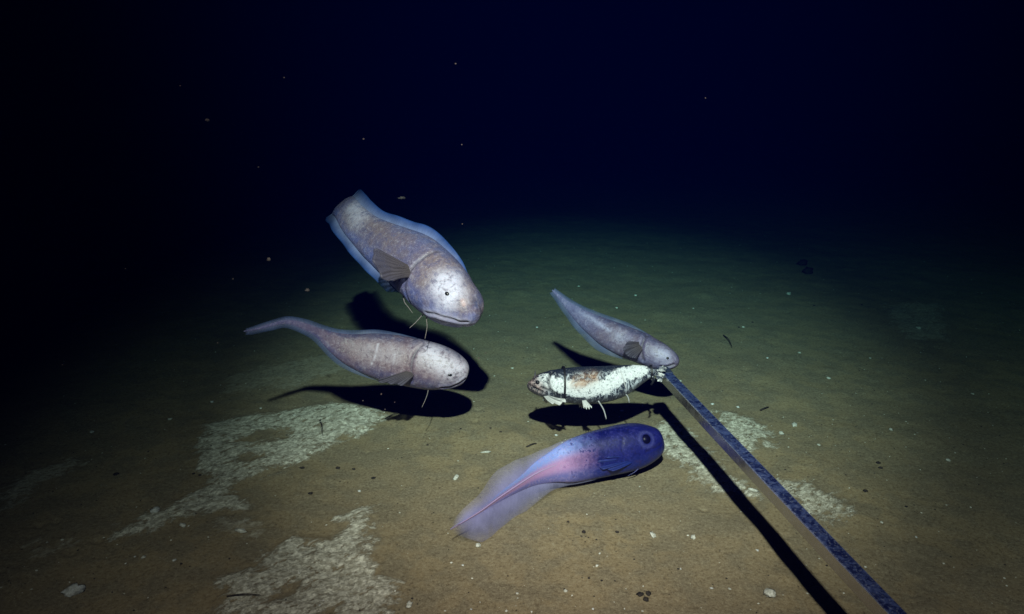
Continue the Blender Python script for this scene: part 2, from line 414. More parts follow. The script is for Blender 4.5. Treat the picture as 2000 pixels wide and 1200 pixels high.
# --- skin and fin materials
def skin(name, flank, back, belly, tan, white, scale=1.0, tail=None, tan_amt=.8, spec=.62, dark=(.06, .05, .08)):
    k = NT(name); O = k.obj(); al, ve = k.attr('along'), k.attr('vert')
    nb = k.noise(O, 26 * scale, 4, .6); nf = k.noise(O, 150 * scale, 5, .78); nm = k.noise(O, 70 * scale, 4, .65, .5)
    c = k.mix(k.step(ve, .45, .85), flank, back); c = k.mix(k.step(ve, -.25, -.75), c, belly)
    c = k.mix(k.step(nb, .42, .60, 0, .38), c, tan)
    c = k.mix(k.math('MULTIPLY', k.attr('tan'), k.step(nm, .34, .60, .25, tan_amt)), c, tan)
    c = k.mix(k.math('MULTIPLY', k.attr('white'), k.step(nm, .30, .56, .35, .95)), c, white)
    c = k.mix(k.math('MULTIPLY', k.attr('white'), k.step(nf, .60, .70, 0, .55)), c, (.30, .30, .38))
    if tail: c = k.mix(k.step(al, .55, .95), c, tail)
    c = k.mix(k.step(nf, .52, .68, 0, .26), c, white); c = k.mix(k.step(nf, .48, .33, 0, .34), c, dark)
    c = k.mix(k.step(nm, .46, .36, 0, .25), c, tuple(.5 * q for q in back)); c = k.mix(k.step(nm, .56, .66, 0, .18), c, white)
    c = k.mix(k.math('MULTIPLY', k.attr('pink'), .75), c, (.62, .30, .24))
    c = k.mix(k.math('MULTIPLY', k.attr('lip'), .8), c, (.50, .48, .68))
    c = k.mix(k.math('MULTIPLY', k.attr('dark'), .92), c, dark)
    nrm = k.bump(nf, .45, .0022); nrm = k.bump(nm, .35, .005, nrm)
    k.set(Base_Color=c, Roughness=k.step(nm, .3, .7, .36, .58), Normal=nrm)
    k.bsdf.inputs['Specular IOR Level'].default_value = spec
    k.bsdf.inputs['Subsurface Weight'].default_value = .12; k.bsdf.inputs['Subsurface Radius'].default_value = (.01, .006, .006)
    k.bsdf.inputs['Subsurface Scale'].default_value = .6
    return k.m
def finmat(name, root, edge, a_root, a_edge, rays=70, ray_amt=.35, power=1.0, tipfade=None):
    k = NT(name); al, e = k.attr('along'), k.attr('edge'); O = k.obj()
    stripe = k.math('SINE', k.math('ADD', k.math('MULTIPLY', al, rays * 6.283), k.math('MULTIPLY', k.noise(O, 60, 2), 5.0)))
    c = k.mix(k.math('POWER', e, power), root, edge); c = k.mix(k.step(stripe, -.2, 1, 0, ray_amt), c, tuple(.55 * x for x in root))
    a = k.step(e, 0, 1, a_root, a_edge); a = k.math('MULTIPLY', a, k.step(k.noise(O, 45, 3), .3, .7, .75, 1.1)); a = k.math('MULTIPLY', a, k.step(al, 1.0, tipfade)) if tipfade else a; a = k.math('MULTIPLY', a, k.step(stripe, -1, 1, 1.0, 1 - ray_amt * .5), clamp=True)
    k.set(Base_Color=c, Roughness=.45, Alpha=a)
    k.bsdf.inputs['Specular IOR Level'].default_value = .25
    return k.m
def eyemat(name, col, rim):
    k = NT(name); e = k.attr('edge'); k.set(Base_Color=k.mix(k.step(e, .80, .97), col, rim), Roughness=.35)
    return k.m
MASKS = ('tan', 'white', 'pink', 'dark', 'lip')
M_eye = eyemat('black_eye', (.004, .004, .008), (.006, .008, .014))

# --- the large fish high on the left
f1 = Fish([(938,602, 929,617, 1.576, 1.12),(938,587, 912,631, 1.583, 1.06),(933,565, 886,635, 1.60, 1.02),(918,541, 848,628, 1.62, .94),(896,512, 814,605, 1.645, .88),(870,486, 788,579, 1.67, .76),
           (842,465, 766,558, 1.70, .66),(803,450, 740,532, 1.73, .56),(766,437, 713,505, 1.765, .46),(736,424, 690,478, 1.80, .38),(712,406, 668,449, 1.845, .34),(696,390, 655,425, 1.90, .30),(691,385, 650,420, 1.97, .28),(687,386, 652,416, 2.04, .28),(685,388, 655,414, 2.10, .3)], back=.09)
f1.groove([(833,611),(850,614),(875,622),(898,629),(912,629)],   .0024, .0040, .0022, 'lip', .0115); f1.spot('dark', [(833,611),(850,614),(875,622),(898,629),(912,629)], .0015, .4)
f1.groove([(858,490),(833,499),(810,517),(795,540),(790,565),(800,590)], .0045, .0038, .0008, 'dark', .0030)
f1.spot('white', [(858,566),(866,548),(884,545),(888,570),(872,590)], .026); f1.spot('white', [(872,568)], .030)
f1.spot('tan', [(845,510),(835,540),(880,520)], .035); f1.spot('tan', [(912,560),(905,590)], .028); f1.spot('tan', [(690,420),(730,445),(770,470)], .03, .7)
f1.spot('pink', [(903,588),(906,595)], .0050, .45); f1.spot('white', [(905,590)], .003, .9); f1.spot('dark', [(897,590),(899,597)], .0022, .5)
f1.spot('white', [(690,405),(700,425)], .03, .6)
f1.spot('white', [(835,498),(808,519)], .0032, .5); f1.spot('white', [(838,608),(868,615),(900,625)], .004, .7)
M1 = skin('pale_skin_large', (.140, .132, .262), (.105, .125, .28), (.125, .15, .40), (.215, .155, .150), (.60, .60, .80))
f1.build('pale_fish', M1, 'largest pale fish, high above the others, head turned down toward the camera', 'fish', MASKS)
M_fb = finmat('blue_fringe_fin', (.21, .25, .44), (.04, .12, .46), 1.0, .42, 60, .10, 1.4)
f1.fin('dorsal_fin', M_fb, .30, .99, lambda f: (.020 + .008 * max(0, f - .75) * 4) * min(1, f * 2.6) ** .8, True, .35)
f1.fin('anal_fin', M_fb, .50, .99, lambda f: (.019 + .006 * max(0, f - .75) * 4) * min(1, f * 7 + .1), False, .35)
M_pec = finmat('grey_pectoral_fin', (.10, .082, .085), (.09, .085, .13), 1, .9, 9, .5)
f1.pectoral(M_pec, (800,528), [(742,488,.035),(733,500,.04),(738,520,.045),(752,547,.04),(775,552,.03)], .012, .03)
f1.eyes(873, 574, .0056, M_eye, sink=.55, stretch=1.25)
M_fil = skin('filament_skin', (.22, .19, .2), (.22, .19, .2), (.22, .19, .2), (.2, .16, .14), (.36, .35, .38))
f1.filament([(838,606,1.66),(824,617,1.64),(812,630,1.625),(800,641,1.62)], .0015, M_fil)
f1.filament([(838,604,1.66),(833,622,1.63),(834,640,1.615),(830,662,1.61)], .0015, M_fil)
f1.filament([(786,570,1.68),(790,590,1.665),(798,601,1.655),(806,612,1.65)], .0014, M_fil)

# --- the left fish
f2 = Fish([(916,724, 914,734, 1.715, 1.0),(910,708, 908,747, 1.715, 1.0),(892,691, 890,757, 1.72, .92),(866,677, 865,762, 1.725, .85),(838,668, 838,762, 1.73, .80),(808,661, 808,757, 1.735, .74),
           (770,654, 768,749, 1.74, .66),(728,647, 724,738, 1.745, .56),(690,645, 685,722, 1.745, .47),(655,642, 652,697, 1.735, .40),(626,636, 622,667, 1.72, .36),(596,625, 592,650, 1.70, .34),(560,620, 558,638, 1.68, .34),(524,630, 524,643, 1.66, .34),(496,640, 496,648, 1.645, .34),(476,646, 476,649, 1.635, .34)], back=.08, slim=(760, 560, .52))
f2.groove([(862,757),(880,755),(896,749),(908,741)], .005, .0032, .0028, 'dark', .0026)
f2.groove([(828,672),(814,685),(806,700),(803,722),(805,745)], .0040, .0036, .0008, 'dark', .0024)
f2.spot('white', [(840,690),(862,705),(880,720),(895,722)], .034); f2.spot('white', [(720,690),(770,695)], .030, .35)
f2.spot('tan', [(822,672),(808,692)], .010, 1.0); f2.spot('tan', [(700,690),(790,715)], .034, .6); f2.spot('white', [(738,672),(735,692),(726,712)], .0022, .9); f2.spot('white', [(760,668),(772,690),(768,712)], .002, .6); f2.spot('dark', [(812,738),(818,752)], .012, .25); f2.spot('dark', [(893,737),(886,741)], .0016, .7); f2.spot('dark', [(868,729)], .0018, .5); f2.spot('dark', [(905,731)], .0018, .5); f2.spot('white', [(833,684),(842,700),(838,715)], .006, .9); f2.spot('white', [(866,716),(880,722),(893,718)], .005, .9); f2.spot('tan', [(852,742),(835,735)], .016, .7)
f2.spot('dark', [(874,734),(882,732)], .0022, .9); f2.spot('dark', [(889,731),(895,729)], .0018, .8); f2.spot('dark', [(875,742)], .002, .8); f2.spot('dark', [(900,728)], .002, .6)
for q in ((845,712),(858,690),(885,708),(870,700),(905,722),(840,700)): f2.spot('dark', [q], .0020, .35)
M2 = skin('pale_skin_lilac', (.145, .086, .128), (.062, .058, .13), (.085, .078, .20), (.20, .115, .12), (.60, .55, .70), 1.1, (.13, .125, .29))
f2.build('pale_fish', M2, 'pale lilac fish on the left with curved tail and white scarred face', 'fish', MASKS)
M_fl = finmat('lilac_fringe_fin', (.14, .16, .30), (.06, .10, .26), .75, .25, 60, .2)
f2.fin('dorsal_fin', M_fl, .36, .99, lambda f: (.006 + .004 * math.sin(f * 3.1)) * min(1, f * 4) * (1 - .3 * f), True, .5, .002)
f2.fin('anal_fin', M_fl, .44, .99, lambda f: .011 * min(1, f * 3) * (1 - .35 * f), False, .5, .002)
f2.pectoral(M_pec, (803,728), [(745,738,.03),(738,744,.035),(760,748,.03),(790,752,.02)], .008, .022)
f2.eyes(879, 733, .0040, M_eye, sink=.5, stretch=1.5)
f2.filament([(838,748,1.74),(836,764,1.72),(832,778,1.70),(824,796,1.69)], .0014, M_fil)

# --- the small grey fish behind the bait
f3 = Fish([(1325,705, 1322,716, 1.905, 1.0),(1319,690, 1310,723, 1.90, .98),(1304,676, 1288,724, 1.90, .90),(1284,664, 1266,718, 1.905, .84),(1262,652, 1243,709, 1.91, .76),(1236,641, 1214,697, 1.92, .66),
           (1204,627, 1180,681, 1.93, .56),(1172,612, 1150,660, 1.945, .46),(1144,599, 1124,636, 1.96, .40),(1118,586, 1104,610, 1.98, .36),(1098,575, 1090,588, 1.995, .34),(1080,565, 1077,568, 2.01, .34)], back=.06, slim=(1220, 1110, .55))
f3.groove([(1290,716),(1302,717),(1316,712)], .004, .003, .002, 'dark', .0024)
f3.groove([(1264,655),(1256,668),(1252,685),(1256,703)], .004, .0042, .0018, 'dark', .003)
f3.spot('white', [(1288,690),(1300,692)], .020, .8); f3.spot('white', [(1110,585),(1150,620),(1190,645)], .007, .8)
f3.spot('tan', [(1180,655),(1220,680)], .022, .6); f3.spot('white', [(1210,660)], .02, .5)
M3 = skin('grey_skin', (.130, .105, .205), (.070, .070, .15), (.11, .105, .22), (.16, .11, .15), (.44, .43, .66), 1.2, (.14, .145, .31))
f3.build('pale_fish', M3, 'slim grey blue fish behind the bait, nose at the bar tip', 'fish', MASKS)
f3.fin('dorsal_fin', M_fl, .36, .99, lambda f: .009 * min(1, f * 4) * (1 - .3 * f), True, .5, .002)
f3.fin('anal_fin', M_fl, .42, .99, lambda f: .020 * min(1, f * 3) * (1 - .55 * f), False, .5, .002)
f3.pectoral(M_pec, (1252,675), [(1228,668,.02),(1218,682,.025),(1226,696,.025),(1244,702,.02)], .008, .02)
f3.eyes(1304, 700, .0042, M_eye, sink=.5)

# --- the purple translucent fish in front
def dz(px, py, z): p = on_z(px, py, z); return float(np.linalg.norm(p - CAM))
st4 = [(1290,846, 1289,872, 1.0),(1284,836, 1284,884, 1.0),(1268,829, 1266,902, .95),(1246,826, 1244,915, .88),(1216,829, 1216,924, .80),(1184,837, 1182,931, .70),(1150,847, 1146,938, .58),(1116,862, 1108,944, .46),(1080,884, 1074,944, .36),(1044,908, 1040,950, .30),(1008,938, 1006,964, .28),(972,966, 970,984, .28),(940,992, 939,1004, .28),(912,1012, 911,1019, .3),(893,1024, 892,1029, .3),(880,1033, 879,1036, .3)]
f4 = Fish([(a, b, c, d, dz((a + c) / 2, (b + d) / 2, .064 - 0.018 * i / 15), r) for i, (a, b, c, d, r) in enumerate(st4)], power=2.2)
f4.groove([(1290,868),(1280,874),(1262,882)],   .002, .0026, .0008, 'dark', .0012)
f4.groove([(1228,838),(1216,858),(1214,880),(1224,902)], .0006, .0035, .0, 'dark', .0011)
f4.spot('white', [(1263,858)], .017, .6)
d_eye = f4.field([(1263,858)])
f4.attrs['ring'] = np.exp(-((d_eye - .0165) / .0035) ** 2)
k = NT('violet_skin'); O = k.obj(); al, ve = k.attr('along'), k.attr('vert')
nb = k.noise(O, 30, 4, .6); nf = k.noise(O, 180, 4, .7); nm = k.noise(O, 60, 5, .7)
edge = k.math('ADD', al, k.math('MULTIPLY', k.math('SUBTRACT', nm, .5), .16))
head = k.mix(k.step(nb, .35, .65), (.003, .0055, .095), (.011, .014, .15)); head = k.mix(k.step(ve, -.1, -.8), head, (.010, .022, .19))
head = k.mix(k.step(nf, .52, .66, 0, .5), head, (.045, .045, .24)); head = k.mix(k.step(nf, .48, .36, 0, .6), head, (.008, .008, .06))
tailc = k.mix(k.step(ve, .12, .62), (.46, .26, .52), (.25, .33, .78)); tailc = k.mix(k.step(ve, -.05, -.6), tailc, (.17, .16, .44))
tailc = k.mix(k.step(nf, .5, .66, 0, .5), tailc, (.42, .30, .55))
c = k.mix(k.step(edge, .37, .55), head, tailc)
c = k.mix(k.math('MULTIPLY', k.step(nm, .57, .63), k.step(al, .42, .60, 1.0, 0.0)), c, (.02, .02, .14))
c = k.mix(k.math('MULTIPLY', k.attr('ring'), .30), c, (.12, .13, .38)); c = k.mix(k.math('MULTIPLY', k.attr('dark'), .9), c, (.01, .01, .05))
k.set(Base_Color=c, Roughness=.38, Normal=k.bump(nf, .3, .0014), Alpha=k.step(al, .5, .95, 1.0, .3))
k.bsdf.inputs['Subsurface Weight'].default_value = .15; k.bsdf.inputs['Subsurface Radius'].default_value = (.008, .006, .012); k.bsdf.inputs['Subsurface Scale'].default_value = .6
f4.build('violet_fish', k.m, 'violet blue fish with see-through tail, low over the sediment in front of the bait', 'fish', ('dark', 'ring'))
M_jel = finmat('clear_fin', (.32, .31, .66), (.38, .37, .60), .74, .16, 40, .05, .8, .80)
px2m = 1.5 / 1500
up_out = [(.46, 2), (.55, 8), (.62, 18), (.68, 34), (.74, 38), (.80, 33), (.86, 24), (.93, 14), (.998, 4)]
lo_out = [(.40, 1), (.50, 5), (.58, 16), (.66, 38), (.74, 62), (.80, 64), (.86, 48), (.93, 24), (.998, 5)]
hf = lambda tab, t0, t1: (lambda f: float(np.interp(t0 + (t1 - t0) * f, [a for a, b in tab], [b for a, b in tab])) * px2m)
f4.fin('dorsal_fin', M_jel, .46, .998, hf(up_out, .46, .998), True, .55, .004, 3, sink=.5)
f4.fin('anal_fin', M_jel, .40, .998, hf(lo_out, .40, .998), False, .55, .004, 3, sink=.5)
i0, i1 = int(.50 * f4.n), int(.985 * f4.n)
ridge = [f4.c[i] + f4.w[i] * f4.hw[i] * np.sign(np.dot(f4.w[i], CAM - f4.c[i])) * .80 + f4.u[i] * f4.hh[i] * .15 for i in range(i0, i1, 6)]
ks = NT('pale_backbone'); ks.set(Base_Color=(.38, .28, .52), Roughness=.5)
tube('backbone', ridge, .0026, ks.m, parent=f4.o, n=60, taper=.3)
kp = finmat('violet_pectoral', (.010, .022, .17), (.035, .05, .24), 1, .85, 10, .3)
f4.pectoral(kp, (1232,898), [(1186,891,.018),(1166,899,.02),(1168,912,.02),(1198,919,.016)], .004, .018)
M_eye4 = eyemat('navy_eye', (.003, .003, .022), (.012, .014, .09))
M_eye4.node_tree.nodes['Principled BSDF'].inputs['Specular IOR Level'].default_value = .12
f4.eyes(1263, 858, .0125, M_eye4, sink=.5)
f4.filament([(1250,912,dz(1250,912,.03)),(1240,922,dz(1240,922,.02)),(1226,930,dz(1226,930,.012))], .0016, k.m)

# ------------------------------------------------------------------ the bait: a dead mackerel tied to the bar
D_B0, D_B1 = 1.785, 1.84
def bd(x): return D_B0 + (D_B1 - D_B0) * (x - 1030) / 260
bst = [(1031,744, 1032,752, .8),(1036,738, 1039,764, .75),(1050,731, 1052,773, .70),(1070,725, 1071,779, .66),(1096,720, 1096,785, .62),(1126,717, 1126,789, .60),(1156,716, 1156,789, .58),(1184,715, 1186,785, .55),(1212,713, 1212,775, .50),(1236,712, 1238,759, .45),(1258,714, 1260,745, .42),(1276,719, 1277,736, .40),(1288,723, 1289,733, .4)]
bf = Fish([(a, b, c, d, bd(a), r) for a, b, c, d, r in bst], n=150, m=90, power=2.0)
bf.groove([(1078,727),(1071,742),(1075,760),(1086,776)], .004, .0034, .0015, 'dark', .003)
bf.groove([(1033,751),(1046,760),(1060,766)], .004, .0028, .001, 'dark', .003)
bf.groove([(1060,757),(1085,768),(1105,777)], .002, .003, .0, 'dark', .0034)
bf.spot('raw', [(1145,742),(1125,748),(1160,738)], .014, 1.0); bf.spot('raw', [(1137,750),(1150,741)], .013)
bf.spot('flesh', [(1062,744),(1100,756),(1150,763),(1188,752),(1215,731),(1252,723)], .0195, 1.0)
bf.spot('snout', [(1036,746),(1050,760)], .021, 1.0)
k = NT('mackerel_skin'); O = k.obj(); al, ve = k.attr('along'), k.attr('vert')
nb = k.noise(O, 60, 6, .75, .8); nf = k.noise(O, 200, 4, .75); nm = k.noise(k.mapv(O, (1, 1, .45)), 95, 5, .72, 1.2)
c = k.mix(k.step(nm, .48, .58), (.018, .024, .045), (.50, .54, .64))
c = k.mix(k.step(k.math('ADD', ve, k.math('MULTIPLY', k.math('SUBTRACT', nm, .5), .7)), .60, .84), c, (.018, .024, .042))
c = k.mix(k.math('MULTIPLY', k.step(k.math('ADD', k.attr('flesh'), k.math('MULTIPLY', k.math('SUBTRACT', nb, .5), 1.9)), .40, .58), .98), c, k.mix(nf, (.66, .69, .80), (.90, .92, .97)))
c = k.mix(k.math('MULTIPLY', k.step(k.math('ADD', nm, k.math('MULTIPLY', k.step(al, .1, .45), .07)), .46, .40), k.step(al, .12, .5, 1.0, .25)), c, (.025, .035, .06))
c = k.mix(k.step(nf, .46, .36, 0, .8), c, (.06, .07, .10))
c = k.mix(k.math('MULTIPLY', k.attr('raw'), k.step(nb, .36, .60, .1, .9)), c, (.40, .23, .15))
c = k.mix(k.math('MULTIPLY', k.attr('snout'), .9), c, k.mix(k.step(nm, .42, .6), (.03, .025, .03), (.34, .22, .22)))
c = k.mix(k.math('MULTIPLY', k.step(ve, -.55, -.85), k.step(nf, .35, .5)), c, (.05, .05, .06))
c = k.mix(k.math('MULTIPLY', k.attr('dark'), .9), c, (.012, .012, .016))
k.set(Base_Color=c, Roughness=k.step(nm, .3, .7, .14, .38), Normal=k.bump(nb, .7, .006, k.bump(nf, .4, .002)))
M_mack = k.m
bf.build('bait_fish', M_mack, 'dead mackerel with torn white flank tied to the end of the bar', 'bait', ('dark', 'raw', 'flesh', 'snout'))
bf.o['group'] = ''; del bf.o['group']
bf.eyes(1050, 747, .0052, M_eye, sink=.3)
kd = finmat('dark_bait_fin', (.05, .05, .06), (.08, .08, .09), 1, .95, 8, .4)
bf.fin('dorsal_fin', kd, .10, .135, lambda f: .017 * (1 - f) + .002, True, .1, .001, 1, nk=6)
kl = finmat('pale_bait_fin', (.55, .56, .58), (.72, .72, .74), 1, .95, 8, .3)
bf.pectoral(kl, (1064,774), [(1092,776,.02),(1106,780,.025),(1096,786,.025),(1076,783,.02)], .006, .008)
bf.pectoral(kl, (1140,782), [(1156,793,.012),(1152,796,.012),(1145,797,.012),(1139,794,.012)], .003, .008)
bf.o.children[-1].name = bf.o.children[-2].name = 'pelvic_fin'
V = []; Fc = []   # forked, shredded tail fin at the bar
base_p = [(1286,724), (1286,733)]
def tail_lobe(px0, px1, wpx, dd):
    P0, P1 = at(*px0, bd(1286) - dd), at(*px1, bd(1290) - dd); ax = P1 - P0; sdv = np.cross(ax, FW); sdv /= np.linalg.norm(sdv); b = len(V)
    for i in range(9):
        f = i / 8; wd = wpx * px2m * 1.2 * (.5 + .9 * f) * (1 - .75 * max(0, f - .7) / .3)
        for s, t in ((-1, 0), (0, 1), (1, 0), (0, -1)):
            V.append(P0 + ax * f + sdv * s * wd * (1 + .25 * math.sin(i * 2.4)) - FW * t * .0018)
    for i in range(8):
        for q in range(4): Fc.append((b + i * 4 + q, b + i * 4 + (q + 1) % 4, b + i * 4 + 4 + (q + 1) % 4, b + i * 4 + 4 + q))
    Fc.append((b + 3, b + 2, b + 1, b)); Fc.append((b + 32, b + 33, b + 34, b + 35))
tail_lobe((1282,726), (1302,718), 5, .03); tail_lobe((1282,730), (1292,746), 5, .03); tail_lobe((1284,728), (1300,738), 4, .034); tail_lobe((1276,735), (1276,745), 3, .02)
kt = NT('shredded_tail'); kn = kt.noise(kt.obj(), 110, 4, .7); kt.set(Base_Color=kt.mix(kt.step(kn, .48, .58), (.04, .05, .08), (.60, .61, .64)), Roughness=.5)
mesh_obj('tail_fin', V, Fc, kt.m, parent=bf.o, smooth=False)

# ------------------------------------------------------------------ the bar
A0 = at(1298, 733, 1.845); A0[2] = max(A0[2], .165)
B0 = at(1752, 1214, 1.20); dirb = B0 - A0; Lb = np.linalg.norm(dirb); dirb /= Lb
s_ = np.cross(dirb, np.array([0, 0, 1.0])); s_ /= np.linalg.norm(s_); n_ = np.cross(s_, dirb)
END = Lb + .62; Wd, Ht = .0126, .0118; bev = .0018
V = []; Fc = []; prof = []
for (a, b) in ((1, 1), (-1, 1), (-1, -1), (1, -1)):
    cx, cz = a * (Wd - bev), b * (Ht - bev); a0 = math.atan2(b, a) - math.pi / 4
    for q in range(4):
        an = a0 + q * math.pi / 6; prof.append((cx + bev * math.cos(an), cz + bev * math.sin(an)))
NB = 80; npf = len(prof)
for i in range(NB):
    cpt = A0 + dirb * (END * i / (NB - 1) - .012)
    for (x, z) in prof: V.append(cpt + s_ * x + n_ * z)
for i in range(NB - 1):
    for q in range(npf): Fc.append((i * npf + q, (i + 1) * npf + q, (i + 1) * npf + (q + 1) % npf, i * npf + (q + 1) % npf))
Fc.append(tuple(range(npf))); Fc.append(tuple((NB - 1) * npf + q for q in range(npf - 1, -1, -1)))
k = NT('blue_reflection_bar'); O = k.obj()
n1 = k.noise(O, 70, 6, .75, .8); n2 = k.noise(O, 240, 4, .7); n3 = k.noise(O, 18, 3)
c = k.mix(k.step(n1, .42, .58), (.010, .018, .095), (.060, .095, .27)); c = k.mix(k.step(n2, .54, .66, 0, .5), c, (.26, .32, .48)); c = k.mix(k.step(n2, .44, .34, 0, .5), c, (.01, .015, .05))  # blue tones paint the reflected water onto the mottled metal
gm = k.add('ShaderNodeNewGeometry'); bev_n = k.add('ShaderNodeBevel'); bev_n.inputs['Radius'].default_value = .003; bev_n.samples = 6
dt = k.add('ShaderNodeVectorMath', operation='DOT_PRODUCT'); k.t.links.new(gm.outputs['True Normal'], dt.inputs[0]); k.t.links.new(bev_n.outputs[0], dt.inputs[1])
edge_glint = k.math('MULTIPLY', k.step(dt.outputs['Value'], .995, .93), k.step(n1, .35, .6, .3, 1))  # mask for the highlight painted along the bevelled edges
c = k.mix(k.math('MULTIPLY', edge_glint, .85), c, (.50, .58, .70))
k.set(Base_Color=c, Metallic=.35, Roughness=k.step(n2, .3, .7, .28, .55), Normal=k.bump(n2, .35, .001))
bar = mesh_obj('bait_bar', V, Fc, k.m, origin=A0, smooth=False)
kq = NT('polished_flank'); nq = kq.noise(kq.mapv(kq.obj(), (1, 1, 1)), 60, 4); kq.set(Base_Color=kq.mix(nq, (.42, .40, .40), (.60, .58, .58)), Metallic=.9, Roughness=kq.step(nq, .3, .7, .16, .30))
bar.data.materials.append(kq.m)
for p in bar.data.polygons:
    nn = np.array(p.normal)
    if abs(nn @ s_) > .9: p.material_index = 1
wtag(bar, 'long mottled metal bar coloured with blue water reflection, reaching from the lower right to the bait', 'metal bar')
kc = NT('dull_end_cap'); kc.set(Base_Color=kc.mix(kc.noise(kc.obj(), 80, 4), (.012, .02, .05), (.06, .08, .14)), Roughness=.5, Metallic=.2)
V = []; Fc = []
for i, (s0, w_) in enumerate(((-.018, .0148), (-.017, .0160), (.016, .0160), (.017, .0148))):
    cpt = A0 + dirb * s0
    for (x, z) in prof: V.append(cpt + s_ * x * w_ / .0140 + n_ * z * w_ / .0140)
for i in range(3):
    for q in range(npf): Fc.append((i * npf + q, (i + 1) * npf + q, (i + 1) * npf + (q + 1) % npf, i * npf + (q + 1) % npf))
Fc.append(tuple(range(npf))); Fc.append(tuple(3 * npf + q for q in range(npf - 1, -1, -1)))
mesh_obj('end_cap', V, Fc, kc.m, parent=bar, smooth=False)

# ------------------------------------------------------------------ cable ties round the bait
def tie(i, wid, thick, mat, label, tail=None, grow=1.06):
    c, u, wv, hh, hw, tv = bf.c[i], bf.u[i], bf.w[i], bf.hh[i], bf.hw[i], bf.T[i]
    N = 48; V = []; Fc = []
    for q in range(N):
        an = 2 * math.pi * q / N; rad = u * math.cos(an) * (hh * grow + .001) + wv * math.sin(an) * (hw * grow + .001); e = rad / np.linalg.norm(rad)
        for a, b in ((-1, 0), (1, 0), (1, 1), (-1, 1)): V.append(c + rad + tv * a * wid / 2 + e * b * thick)
    for q in range(N):
        for s in range(4): Fc.append((q * 4 + s, q * 4 + (s + 1) % 4, ((q + 1) % N) * 4 + (s + 1) % 4, ((q + 1) % N) * 4 + s))
    o = mesh_obj('cable_tie', V, Fc, mat, smooth=False)
    wtag(o, label, 'cable tie', 'cable ties round the bait')
    if tail:
        P0, P1 = at(*tail[0]), at(*tail[1]); mid = (P0 + P1) / 2 + RT * .003
        tube('tie_tail', [P0, mid, P1], wid * .55, mat, parent=o, m=6, n=12, taper=.8)
    return o
def ring_at(x): return int(np.argmin([abs((r @ RT) / (r @ FW) * F - (x - 1000)) for r in (bf.c - CAM)]))
kb = NT('black_nylon'); kb.set(Base_Color=(.008, .008, .012), Roughness=.4)
kw = NT('pale_nylon'); kw.set(Base_Color=(.42, .42, .46), Roughness=.4)
tie(ring_at(1100), .0050, .002, kb.m, 'black cable tie near the head of the bait fish')
tie(ring_at(1168), .0030, .0012, kw.m, 'pale cable tie sunk into the middle of the bait with long end hanging', ((1169,784,1.80), (1184,818,1.76)), .91)
tie(ring_at(1216), .0030, .0012, kw.m, 'pale cable tie near the bait tail with short end hanging', ((1219,766,1.825), (1229,786,1.80)), .91)
tie(ring_at(1273), .0050, .003, kb.m, 'black cable tie holding the bait tail against the bar tip', ((1275,738,1.80), (1272,752,1.79)), 1.15)

# ------------------------------------------------------------------ bits on the seabed and in the water
rng = random.Random(7)
def lump(name, p, sx, sy, sz, mat, rot=0.0, seed=0, rough=.35, m=10, n=7):
    R = random.Random(seed); V = [(0, 0, sz)]; cr, sr = math.cos(rot), math.sin(rot)
    for a in range(1, n):
        for b in range(m):
            t, q = math.pi * a / n, 6.2832 * b / m; j = 1 + rough * (R.random() - .5) * 2
            x, y, z = sx * math.sin(t) * math.cos(q) * j, sy * math.sin(t) * math.sin(q) * j, sz * math.cos(t) * j
            V.append((x * cr - y * sr, x * sr + y * cr, z))
    V.append((0, 0, -sz)); Fc = [(0, 1 + b, 1 + (b + 1) % m) for b in range(m)]
    for a in range(n - 2):
        for b in range(m): Fc.append((1 + a * m + b, 1 + (a + 1) * m + b, 1 + (a + 1) * m + (b + 1) % m, 1 + a * m + (b + 1) % m))
    e = 1 + (n - 2) * m; Fc += [(e + b, len(V) - 1, e + (b + 1) % m) for b in range(m)]
    return mesh_obj(name, np.array(V) + np.asarray(p), Fc, mat, origin=p)
def mottled(name, a, b, rough=.8, sc=140):
    k = NT(name); n = k.noise(k.pos(), sc, 4, .7); k.set(Base_Color=k.mix(k.step(n, .35, .65), a, b), Roughness=rough, Normal=k.bump(n, .6, .003)); return k.m
M_shell = mottled('shell_white', (.40, .40, .36), (.75, .74, .70)); M_stone = mottled('pale_stone', (.42, .42, .42), (.72, .74, .76))
M_dark = mottled('dark_bit', (.010, .008, .008), (.04, .03, .025)); M_snow = mottled('drift_snow', (.04, .032, .03), (.10, .08, .075))
def px_m(px, py): p = on_z(px, py); return np.linalg.norm(p - CAM) / F
def bit(name, px, py, wpx, hpx, mat, label, cat, group=None, rot=None, flat=.5):
    p = ground(px, py); s = px_m(px, py); sx, sy = wpx * s / 2, hpx * s / 2 * 1.7; sz = max(.0012, min(sx, sy) * flat)
    o = lump(name, p + np.array([0, 0, sz * .55]), sx, sy, sz, mat, rng.uniform(-.4, .4) if rot is None else rot, int(px * 7 + py))
    return wtag(o, label, cat, group)
bit('pale_stone', 145, 1156, 30, 15, M_stone, 'large white stone lying alone on the dark mud at lower left', 'stone', rot=.5)
bit('pale_stone', 303, 999, 15, 10, M_stone, 'bright white stone on the left end of the pale crust streak', 'stone')
bit('shell_fragment', 357, 1027, 18, 5, M_shell, 'thin slanting shell sliver just right of the bright stone on the pale streak', 'shell', rot=-.7)
bit('shell_fragment', 470, 1038, 22, 6, M_shell, 'thin pale shell sliver between the two pale crusts', 'shell')
bit('shell_fragment', 950, 884, 22, 4, M_shell, 'long thin pale shell sliver left of the violet fish', 'shell', rot=.1)
bit('shell_fragment', 1275, 1046, 9, 11, M_shell, 'white oval shell on open mud below the violet fish, left one of a pair', 'shell')
bit('shell_fragment', 1354, 1050, 9, 8, M_shell, 'white round shell left of the bar shadow, right one of a pair', 'shell')
